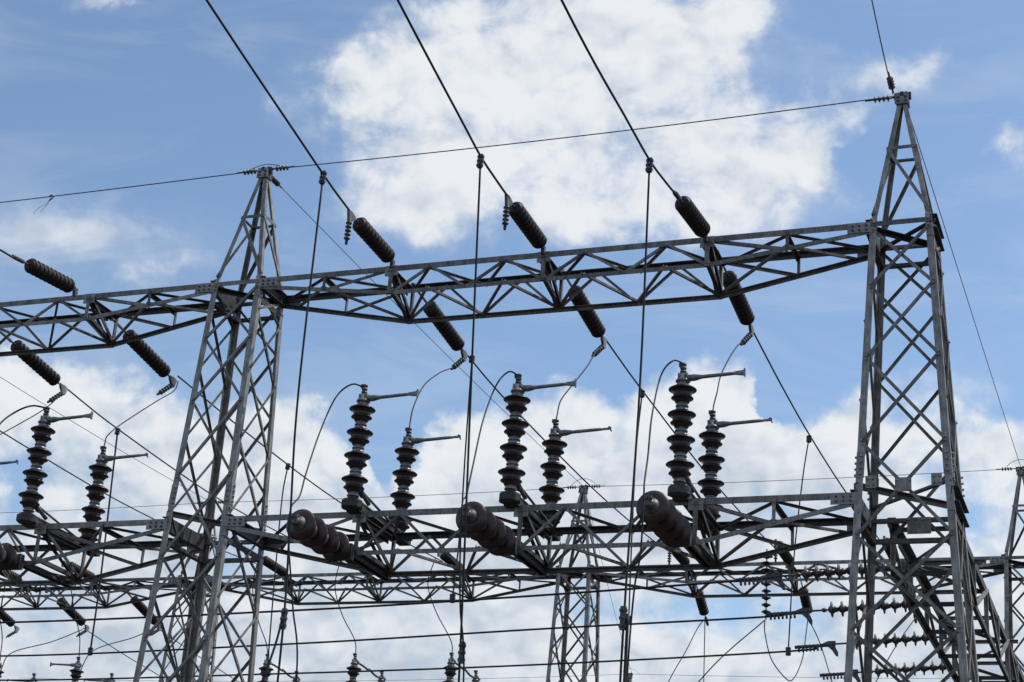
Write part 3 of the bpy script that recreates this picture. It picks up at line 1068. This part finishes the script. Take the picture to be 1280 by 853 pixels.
def standoff(org, label, group):
    root = thing('standoff_insulator', org, label, 'standoff insulator', group)
    b = MB()
    for dx in (-.07, .07):
        b.channel((dx, -.10, .02), (dx, 1.42, .02), .075, .10, (1 if dx > 0 else -1, 0, 0), .012)
    b.box((0, -.02, -.005), (.26, .10, .22))
    b.build('bracket', STEEL_DARK, root)
    post_insulator(root, (0, -.06, 0), (0, -1, 0), 4, PORCELAIN_RED, STEEL, 1.12)
    b = MB()
    e = -.06 - 4 * UNIT
    b.lathe([(.05, 0), (.062, .01), (.06, .05), (.03, .07)], (0, e, 0), (0, -1, 0), 14)
    b.box((0, e - .06, .03), (.075, .07, .13))
    b.bolt((-.03, e - .10, .05), (0, -1, 0), .02)
    b.bolt((.03, e - .10, .05), (0, -1, 0), .02)
    b.build('wire_clamp', HARDWARE, root)
    return root


OG = 'standoff insulators under the lower girder'
so1 = standoff((2.50, -.72, 7.54), 'brown standoff insulator pointing at the viewer, nearest the left near tower on its right', OG)
so2 = dup(so1, (2.40, -.04, 0), 'brown standoff insulator pointing at the viewer, middle one of three', group=OG)
so3 = dup(so1, (4.75, -.06, .04), 'brown standoff insulator pointing at the viewer, nearest the right near tower', group=OG)
so4 = dup(so1, (-5.37, 0, 0), 'brown standoff insulator cut by the left edge of the photo', group=OG)

# bus strings along the cross girder
BG = 'horizontal insulator strings of the bus wires'
SKIRT = [(.020, 0), (.040, .004), (.046, .045), (.054, .065), (.066, .082), (.118, .094), (.123, .101), (.116, .109), (.070, .112), (.056, .126), (.044, .146), (.020, .157)]
POLYMER = material('grey_polymer', (.035, .033, .034), (.07, .066, .066), 0.42, 0.0, 8.0)


def bus_string(y, x_end, z_end, slope, label, clamp_len=.50, n=8):
    """string runs from the cross girder towards -X, with rod and strain clamp"""
    root = thing('insulator_string', (x_end, y, z_end), label, 'insulator string', BG)
    b = MB(); b.rod((.24, 0, 0), (0, 0, 0), .018); b.box((.2, 0, 0), (.1, .03, .09)); b.build('shackle', HARDWARE, root)
    for k in range(n):
        if k == 0:
            b = MB(); b.lathe(SKIRT, (0, 0, 0), (-1, 0, 0), 18)
            dsc = b.build('insulator_disc', POLYMER, root)
        else:
            q = dsc.copy(); COL.objects.link(q); q.parent = root
            q.location = (-.158 * k, 0, 0)
    L = .158 * n
    b = MB(); b.rod((-L, 0, 0), (-L - .36, 0, 0), .016); b.lathe([(.016, 0), (.035, .02), (.035, .06), (.016, .08)], (-L - .02, 0, 0), (-1, 0, 0), 10)
    b.build('link_rod', BRONZE, root)
    b = MB()
    e = -L - .34
    b.tube(smoothpath([(e + .03, 0, .0), (e - .08, 0, -.005), (e - .15, 0, -.01), (e - .62, 0, -.01)]), .030, 8)
    b.prism((0, -.018, 0), (0, .018, 0), [(e + .06, .05), (e - .06, .055), (e - .16, .02), (e - .16, -.03), (e - .07, -.04), (e - .01, -.10), (e + .05, -.20), (e + .085, -.21), (e + .09, -.14), (e + .05, -.05)], V((1, 0, 0)), V((0, 0, 1)))
    for k in range(7):
        xk = e - .18 - .062 * k
        b.box((xk, 0, -.03), (.024, .07, .09))
        b.bolt((xk, .0, -.075), (0, 0, -1), .018)
    b.build('strain_clamp', HARDWARE, root)
    root.rotation_euler = (0, slope, 0)
    return root


bus_string(2.65, 9.36, 8.06, -.055, 'horizontal insulator string of the topmost bus wire, crossing the right near tower')
bus_string(4.67, 9.36, 8.04, -.055, 'horizontal insulator string of the second bus wire, ending left in a long clamp')
bus_string(6.86, 9.36, 8.03, -.06, 'horizontal insulator string of the third bus wire, behind the right near tower')
bus_string(9.05, 9.36, 8.02, -.06, 'lowest horizontal insulator string, at the bottom edge inside the right near tower')


# ------------------------------------------------------------------ wires
def wire(name, pts, r, label, cat, group=None, mat=ALU, k=8, seg=6):
    path = smoothpath(pts, k)
    b = MB()
    b.tube(path, r, seg)
    o = b.build(name, mat, None, path[0])
    return tag(o, label, cat, group)


def groove_clamp(p, axis, parent=None, L=.26):
    """bolted parallel-groove connector around a wire (added as a child of the wire)"""
    b = MB()
    ax = V(axis).normalized()
    a = ax.cross(V((0, 1, 0)))
    if a.length < .1:
        a = V((1, 0, 0))
    a.normalize()
    c_ = ax.cross(a)
    b.box((0, 0, 0), (.06, .05, L), (a, c_, ax))
    for t in (-.33, 0, .33):
        b.bolt(ax * (t * L) - c_ * .025, -c_, .018, .02)
        b.bolt(ax * (t * L) + c_ * .025, c_, .018, .02)
        b.box(ax * (t * L), (.085, .04, .035), (a, c_, ax))
    o = b.build('wire_clamp', HARDWARE, parent)
    o.location = V(p) - (parent.location if parent else V((0, 0, 0)))
    return o


LG = 'overhead line conductors'
wire('line_conductor', [(2.6, -1.86, 12.14), (2.6, -2.35, 12.20), (2.6, -2.78, 12.27), (2.6, -3.6, 12.42), (2.6, -6.15, 12.90), (2.6, -12, 14.1), (2.6, -45, 22.5)], .016,
     'thick line wire from the top edge to the front string nearest the left near tower', 'line wire', LG)
wire('line_conductor', [(4.98, -1.86, 12.10), (4.98, -2.4, 12.125), (4.98, -2.95, 12.17), (4.98, -3.7, 12.32), (4.98, -5.79, 12.75), (4.98, -12, 14.1), (4.98, -45, 22.5)], .016,
     'thick line wire from the top edge to the middle front string', 'line wire', LG)
wire('line_conductor', [(7.37, -1.95, 11.82), (7.37, -2.6, 11.73), (7.37, -3.25, 11.67), (7.37, -4.2, 11.69), (7.37, -6.67, 11.79), (7.37, -12, 12.4), (7.37, -45, 18.0)], .015,
     'thick line wire from the top edge to the front string nearest the right near tower', 'line wire', LG)
wire('line_conductor', [(-2.73, -2.12, 11.78), (-2.73, -2.7, 11.74), (-2.73, -3.6, 11.64), (-2.73, -5.0, 11.62), (-2.73, -7, 11.75), (-2.73, -12, 12.5), (-2.73, -25, 15), (-2.73, -45, 19)], .016, 'line wire entering at the left edge to the leftmost front string', 'line wire', LG)
for (x, lab, pts) in (
    (2.6, 'sagging line wire between the towers rows, from the rear string nearest the left near tower', [(2.45, 11.79), (4.67, 11.66), (9.12, 11.60), (13, 11.72), (15.1, 11.88)]),
    (4.98, 'sagging line wire running back from the middle rear string', [(2.5, 11.84), (4.67, 11.74), (9.0, 11.66), (13, 11.76), (15.1, 11.88)]),
    (7.37, 'sagging line wire running back from the rear string nearest the right near tower', [(2.35, 11.74), (4.6, 11.62), (6.86, 11.57), (10.06, 11.62), (15.1, 11.85)]),
    (-2.63, 'sagging line wire running back behind the left near tower', [(2.4, 11.66), (5, 11.55), (8.5, 11.50), (12, 11.62), (15.1, 11.85)]),
    (-5.02, 'sagging line wire running back from the string at the left edge', [(2.4, 11.68), (4.44, 11.54), (8.4, 11.45), (12, 11.6), (15.1, 11.85)])):
    xf = {2.6: 2.67, 4.98: 5.07, 7.37: 7.42, -2.63: -2.95, -5.02: -5.45}[x]
    wire('line_conductor', [(x + (xf - x) * (y - 2.4) / 12.7, y, z) for y, z in pts], .014, lab, 'line wire', LG)
wire('line_conductor', [(-7.6, 2.4, 11.66), (-7.6, 5, 11.55), (-7.65, 8.5, 11.5), (-7.7, 12, 11.62), (-7.74, 15.1, 11.85)], .014, 'sagging line wire reaching the distant string beside the left near tower', 'line wire', LG)
for x, lab in ((-13.0, 'distant line wire falling right from the rear string against the left tower'), (-15.35, 'distant line wire falling right from the rear string low at the left')):
    wire('line_conductor', [(x, 18.9, 11.3), (x + .1, 22, 10.9), (x + .2, 27, 10.5), (x + .3, 36, 10.6)], .013, lab, 'line wire', LG)

DG = 'vertical dropper wires'


def dropper(pts, r, label, top=None, low=None, group=DG):
    o = wire('dropper_wire', pts, r, label, 'dropper wire', group)
    if top:
        groove_clamp(top, (0, .12, 1), o, .20 if top[1] < 0 else .12)
    if low:
        groove_clamp(low, (0, 0, 1), o, .14 if low[1] > 0 else .26)
    return o


dropper([(2.6, -2.78, 12.24), (2.6, -2.72, 9.13), (2.6, -2.54, 7.56), (2.6, -2.38, 6.26), (2.6, -2.3, 4.2), (2.6, -2.2, 2.0)], .015, 'vertical dropper wire from the left line wire, nearest the left near tower', (2.6, -2.78, 12.22), (2.6, -2.38, 6.22))
dropper([(2.60, -2.40, 6.3), (2.57, -2.45, 5.9), (2.50, -2.58, 5.3), (2.3, -2.7, 4.2), (2.2, -2.7, 2.0)], .015, 'short dropper branch curving down left from a boxy connector near the left tower')
dropper([(4.98, -2.95, 12.14), (4.98, -2.67, 9.42), (4.98, -2.28, 5.76), (4.98, -2.2, 4.2), (4.98, -2.2, 2.0)], .015, 'vertical dropper wire from the middle line wire', (4.98, -2.95, 12.1), (5.0, -2.28, 5.8))
dropper([(7.37, -3.25, 11.64), (7.37, -3.24, 8.73), (7.37, -3.45, 5.93), (7.37, -3.5, 4.0), (7.37, -3.5, 2.0)], .015, 'vertical dropper wire from the right line wire', (7.37, -3.25, 11.6), (7.37, -3.48, 5.9))
dropper([(7.42, -3.47, 5.95), (7.42, -3.49, 5.0), (7.42, -3.5, 2.0)], .02, 'thick dropper tail below the boxy connector of the right dropper')
dropper([(2.69, 2.67, 11.71), (2.71, 2.67, 10.19), (2.74, 2.66, 8.87), (2.71, 2.65, 7.72)], .014, 'thin dropper from the left rear line down to the topmost bus wire', (2.69, 2.67, 11.70), (2.71, 2.65, 7.74))
dropper([(4.98, 4.67, 11.72), (4.92, 4.67, 10.75), (4.91, 4.67, 9.38), (4.92, 4.67, 7.83)], .014, 'thin dropper from the middle rear line to the second bus wire', (4.98, 4.67, 11.70), (4.92, 4.67, 7.85))
dropper([(7.36, 6.86, 11.55), (7.25, 6.86, 10.79), (7.11, 6.86, 9.38), (7.03, 6.86, 7.82)], .013, 'thin bowed dropper left of the right near tower, down to the third bus wire', (7.36, 6.86, 11.53), (7.03, 6.86, 7.82))
dropper([(-5.1, 4.44, 11.52), (-5.07, 4.5, 10.26), (-5.06, 4.6, 8.78), (-5.07, 4.67, 7.40)], .017, 'straight dropper wire at the left, between the left switch posts and the tower', (-5.1, 4.44, 11.5), (-5.07, 4.67, 7.42))
dropper([(-2.78, 6.86, 11.52), (-2.82, 6.86, 10.91), (-2.78, 6.86, 9.64), (-2.71, 6.86, 8.11), (-2.67, 6.86, 7.45)], .014, 'thin bowed dropper just right of the left near tower', (-2.78, 6.86, 11.5), None)

BW = 'horizontal bus wires'
wire('bus_wire', [(7.45, 2.65, 7.96), (6.98, 2.65, 7.91), (3.69, 2.65, 7.74), (-.1, 2.65, 7.59), (-5.55, 2.65, 7.47), (-10, 2.65, 7.52), (-20, 2.65, 8.0)], .017, 'topmost horizontal bus wire crossing the photo below the far girder', 'bus wire', BW)
wire('bus_wire', [(7.45, 4.67, 7.93), (7.02, 4.67, 7.87), (3.5, 4.67, 7.73), (-1.12, 4.67, 7.52), (-6.98, 4.67, 7.35), (-12, 4.67, 7.48), (-20, 4.67, 8.0)], .017, 'second horizontal bus wire from the top', 'bus wire', BW)
wire('bus_wire', [(7.45, 6.86, 7.91), (7.01, 6.86, 7.82), (2.15, 6.86, 7.60), (-2.91, 6.86, 7.46), (-8.57, 6.86, 7.36), (-13, 6.86, 7.5), (-20, 6.86, 8.0)], .017, 'third horizontal bus wire, lowest long one near the bottom edge', 'bus wire', BW)

JG = 'jumper wires of the near switches'
jd = 'jumper wire looping from a front post down past its standoff, '
wire('jumper_wire', [(2.54, -.75, 9.93), (2.39, -.85, 9.95), (2.27, -1.05, 9.69), (2.30, -1.45, 9.04), (2.41, -1.90, 8.31), (2.49, -2.15, 7.9), (2.53, -2.42, 7.64), (2.58, -2.46, 7.2), (2.66, -2.3, 6.41), (2.78, -2.2, 5.50), (2.8, -2.2, 3)], .012, jd + 'nearest the left tower', 'jumper wire', JG)
wire('jumper_wire', [(4.85, -.75, 9.97), (4.76, -.87, 9.97), (4.69, -1.10, 9.69), (4.71, -1.50, 9.06), (4.83, -2.00, 8.28), (4.90, -2.3, 7.77), (4.92, -2.46, 7.6), (4.95, -2.46, 6.93), (4.96, -2.35, 6.34), (5.06, -2.30, 5.44), (5.1, -2.3, 3)], .012, jd + 'the middle one', 'jumper wire', JG)
wire('jumper_wire', [(7.19, -.75, 9.97), (7.08, -.87, 9.97), (6.99, -1.10, 9.68), (7.04, -1.60, 8.94), (7.16, -2.10, 8.24), (7.22, -2.4, 7.80), (7.25, -2.5, 7.6), (7.24, -2.5, 6.92), (7.15, -2.40, 6.47), (7.08, -2.30, 5.44), (7.05, -2.3, 3)], .012, jd + 'nearest the right tower', 'jumper wire', JG)
wire('jumper_wire', [(-2.79, -.75, 9.94), (-2.99, -.85, 9.95), (-3.10, -1.05, 9.79), (-3.07, -1.40, 9.47), (-2.95, -1.80, 8.95), (-2.86, -2.3, 7.9), (-2.85, -2.44, 7.4), (-2.85, -2.4, 6), (-2.85, -2.3, 3)], .014, 'jumper wire looping left off the photo from the left front post', 'jumper wire', JG)
JR = 'jumper wires up to the rear strings'
wire('jumper_wire', [(2.55, .85, 9.86), (2.545, .87, 9.98), (2.53, .97, 10.27), (2.47, 1.40, 10.78), (2.49, 1.90, 11.18), (2.52, 2.3, 11.42), (2.58, 2.48, 11.60)], .0105, 'curved jumper wire from the first rear post up to its rear string', 'jumper wire', JR)
wire('jumper_wire', [(4.87, .85, 9.86), (4.875, .87, 9.98), (4.88, .97, 10.23), (4.92, 1.30, 10.58), (4.97, 1.80, 11.08), (4.96, 2.2, 11.48), (4.97, 2.4, 11.62)], .0105, 'curved jumper wire from the middle rear post up to its rear string', 'jumper wire', JR)
wire('jumper_wire', [(7.19, .85, 9.86), (7.20, .86, 9.98), (7.22, .94, 10.19), (7.21, 1.20, 10.57), (7.25, 1.70, 11.11), (7.28, 2.10, 11.43), (7.35, 2.3, 11.6)], .0105, 'curved jumper wire from the last rear post up to its rear string', 'jumper wire', JR)
wire('jumper_wire', [(-2.78, .85, 9.84), (-2.79, .87, 9.95), (-2.82, .96, 10.1), (-2.84, 1.30, 10.41), (-2.65, 1.90, 11.01), (-2.60, 2.30, 11.35), (-2.64, 2.45, 11.58)], .0105, 'curved jumper wire from the left rear post up to the string by the tower', 'jumper wire', JR)
wire('jumper_wire', [(-5.23, .85, 9.84), (-5.25, .88, 9.97), (-5.20, 1.1, 10.2), (-4.95, 1.90, 10.96), (-4.98, 2.35, 11.40), (-5.02, 2.5, 11.62)], .0105, 'curved jumper wire at the left edge up to its string', 'jumper wire', JR)
JF = 'distant jumper wires'
for pts, lab in (
    ([(-5.40, 16.0, 9.78), (-5.45, 15.95, 10.19), (-5.67, 15.6, 10.71), (-5.75, 15.2, 11.3), (-5.55, 14.9, 11.86)], 'S-shaped distant jumper wire below the leftmost standoff insulator'),
    ([(-2.88, 16.0, 9.78), (-2.93, 15.95, 10.16), (-3.22, 15.6, 10.77), (-3.32, 15.2, 11.35), (-3.05, 14.9, 11.88)], 'S-shaped distant jumper wire left of the middle standoff insulator'),
    ([(-7.78, 16.0, 9.78), (-7.84, 15.9, 10.15), (-7.95, 15.6, 10.6), (-8.0, 15.2, 11.3), (-7.8, 14.9, 11.86)], 'S-shaped distant jumper wire beside the left near tower'),
    ([(-13.26, 16.0, 9.78), (-13.36, 16.0, 10.39), (-13.36, 15.6, 10.92), (-13.31, 15.2, 11.45), (-13.4, 14.9, 11.86)], 'distant jumper wire rising at the lower left'),
    ([(-15.7, 16.0, 9.78), (-15.72, 15.9, 10.5), (-15.7, 15.2, 11.45), (-15.7, 14.9, 11.86)], 'distant jumper wire rising at the left edge'),
    ([(4.97, 14.3, 10.15), (4.95, 14.4, 9.9), (5.01, 14.8, 9.42), (5.14, 15.6, 9.19), (5.17, 16.3, 9.30), (5.19, 17.2, 9.93), (5.12, 18.0, 10.75), (5.1, 18.3, 11.15)], 'U-shaped hanging jumper loop left of the right near tower'),
    ([(4.97, 14.3, 10.15), (4.09, 14.0, 9.26), (3.2, 13.8, 8.2), (1.5, 13.4, 6.3)], 'diagonal wire falling left from the vertical disc chain'),
    ([(2.60, 18.3, 11.15), (2.52, 18.0, 10.86), (2.38, 17.5, 10.19), (2.1, 17.0, 9.3), (1.6, 16.6, 7.6)], 'wire curving down left from the steep string under the far girder'),
    ([(2.62, 18.3, 11.15), (2.66, 18.2, 9.5), (2.68, 18.2, 7.0)], 'wire falling straight down from the steep string under the far girder'),
    ([(5.1, 18.3, 11.15), (5.16, 19.5, 10.81), (5.17, 21.0, 10.19), (5.2, 24, 8.8)], 'wire falling right from the steep string by the right near tower'),
    ([(7.6, 18.3, 11.15), (7.25, 17.5, 10.3), (6.87, 17.0, 9.38), (6.3, 16.5, 8.0)], 'wire falling left behind the horizontal strings in the right tower'),
    ([(7.7, 14.9, 11.86), (8.0, 15.2, 11.3), (8.2, 15.8, 11.0), (8.2, 16.6, 11.1), (8.0, 17.3, 11.7)], 'small jumper loop at the far girder inside the right near tower'),
    ([(-12.98, 18.9, 11.3), (-13.3, 18.4, 10.9), (-13.9, 17.6, 10.4), (-14.1, 17.4, 9.9), (-14.2, 17.3, 9.0)], 'distant jumper wire curving down by the left near tower'),
    ([(-15.35, 18.9, 11.25), (-15.8, 18.2, 10.75), (-16.5, 17.5, 10.3), (-16.6, 17.3, 9.8), (-16.7, 17.2, 9.0)], 'distant jumper wire curving down left at the lower left')):
    wire('jumper_wire', pts, .013, lab, 'jumper wire', JF)

SW = 'thin shield wires'


def shield(pts, label, r=.008, spools=()):
    o = wire('shield_wire', pts, r, label, 'shield wire', SW, STRAND, 10, 5)
    base = o.location.copy()
    for (p, d) in spools:
        b = MB()
        d = V(d).normalized()
        for k in range(4):
            b.lathe([(.014, -.02), (.045, -.006), (.05, .0), (.045, .006), (.014, .02)], d * (.06 * k), d, 10)
        b.rod(d * -.12, d * .32, .014)
        q = b.build('spool_insulator', HARDWARE, o)
        q.location = V(p) - base
    return o


def ring(p, label=None):
    pass


zp = ZP - .02
shield(sagline((-.12, 0, zp), (-9.88, 0, zp), .03), 'thin shield wire running left from the peak of the left near tower', .009, [((-.20, 0, zp), (-1, 0, 0))])
shield(sagline((.12, 0, zp), (9.88, 0, zp), .05), 'thin shield wire between the peaks of the two near towers', .009, [((.20, 0, zp), (1, 0, 0)), ((9.80, 0, zp - .02), (-1, 0, 0))])
shield([(9.88, -.10, zp - .02), (9.90, -2, 14.38), (10.0, -10, 16.1), (10.3, -45, 23)], 'thin shield wire leaving the top of the right near tower upward', .009, [((9.885, -.22, zp + .02), (0, -1, .17))])
shield(sagline((.02, .12, zp - .05), (-.09, YF - .1, zp), .08), 'thin shield wire running back from the left tower peak to the distant middle tower', .007, [((.02, .2, zp - .06), (0, 1, 0))])
shield(sagline((10.02, .12, zp - .05), (10.17, YF - .1, zp), .02), 'thin shield wire from the right tower peak to the tower at the right edge', .007)
shield(sagline((-9.98, .12, zp - .05), (-10.45, YF - .1, zp), .12), 'thin shield wire falling behind the left switch posts', .007)
for xa, xb, lab in ((-20.8, -10.45, 'faint distant shield wire at the far left'), (-10.45, -.09, 'faint distant shield wire between the left near tower and the distant middle tower'),
                    (-.09, 10.17, 'faint distant shield wire from the distant middle tower to the right'), (10.17, 20.4, 'faint distant shield wire beyond the right edge tower')):
    shield(sagline((xa + .12, YF, zp), (xb - .12, YF, zp), .05), lab, .007, [((xa + .22, YF, zp), (1, 0, 0)), ((xb - .22, YF, zp), (-1, 0, 0))])
shield(sagline((-5.3, 38.6, zp), (-32, 38.6, zp - .1), .2), 'faint farthest shield wire low at the bottom, to the left', .007)
shield(sagline((-5.5, 38.6, zp), (25, 38.6, zp), .2), 'faint farthest shield wire low at the bottom, to the right', .007)
shield(sagline((-.09, YF + .1, zp), (-5.3, 38.5, zp), .2), 'faint shield wire from the distant middle tower down to the farthest peak', .006)
# bonding loops over the tower peaks
for (x, y, lab) in ((0, 0, 'thin bonding loop over the peak of the left near tower'), (-.09, YF, 'thin bonding loop over the distant middle tower'), (10.17, YF, 'thin bonding loop over the tower at the right edge'),
                    (-5.42, 38.6, 'thin bonding loop over the farthest peak')):
    wire('bonding_wire', [(x - .36, y, zp), (x - .2, y - .02, zp + (.05 if y < 1 else .14)), (x, y - .03, zp + .08 if y < 1 else zp + .20), (x + .2, y - .02, zp + (.05 if y < 1 else .14)), (x + .36, y, zp)], .006, lab, 'bonding wire', 'bonding loops on the tower peaks', STRAND)
# frayed cord caught on the shield wire
b = MB()
px, pz = -4.05, zp - .03
b.tube(smoothpath([(px - .05, 0, pz), (px, .01, pz + .03), (px + .04, 0, pz - .02), (px - .02, -.01, pz - .08)]), .012, 5)
b.tube(smoothpath([(px, 0, pz), (px - .08, .01, pz - .12), (px - .22, .0, pz - .2), (px - .30, .02, pz - .26), (px - .26, 0, pz - .30)]), .0035, 4)
b.tube(smoothpath([(px, 0, pz), (px - .05, .0, pz - .14), (px - .18, .02, pz - .26)]), .0035, 4)
tag(b.build('frayed_cord', RAG, None, (px, 0, pz)), 'scrap of frayed reddish cord tangled on the left shield wire', 'cord scrap')
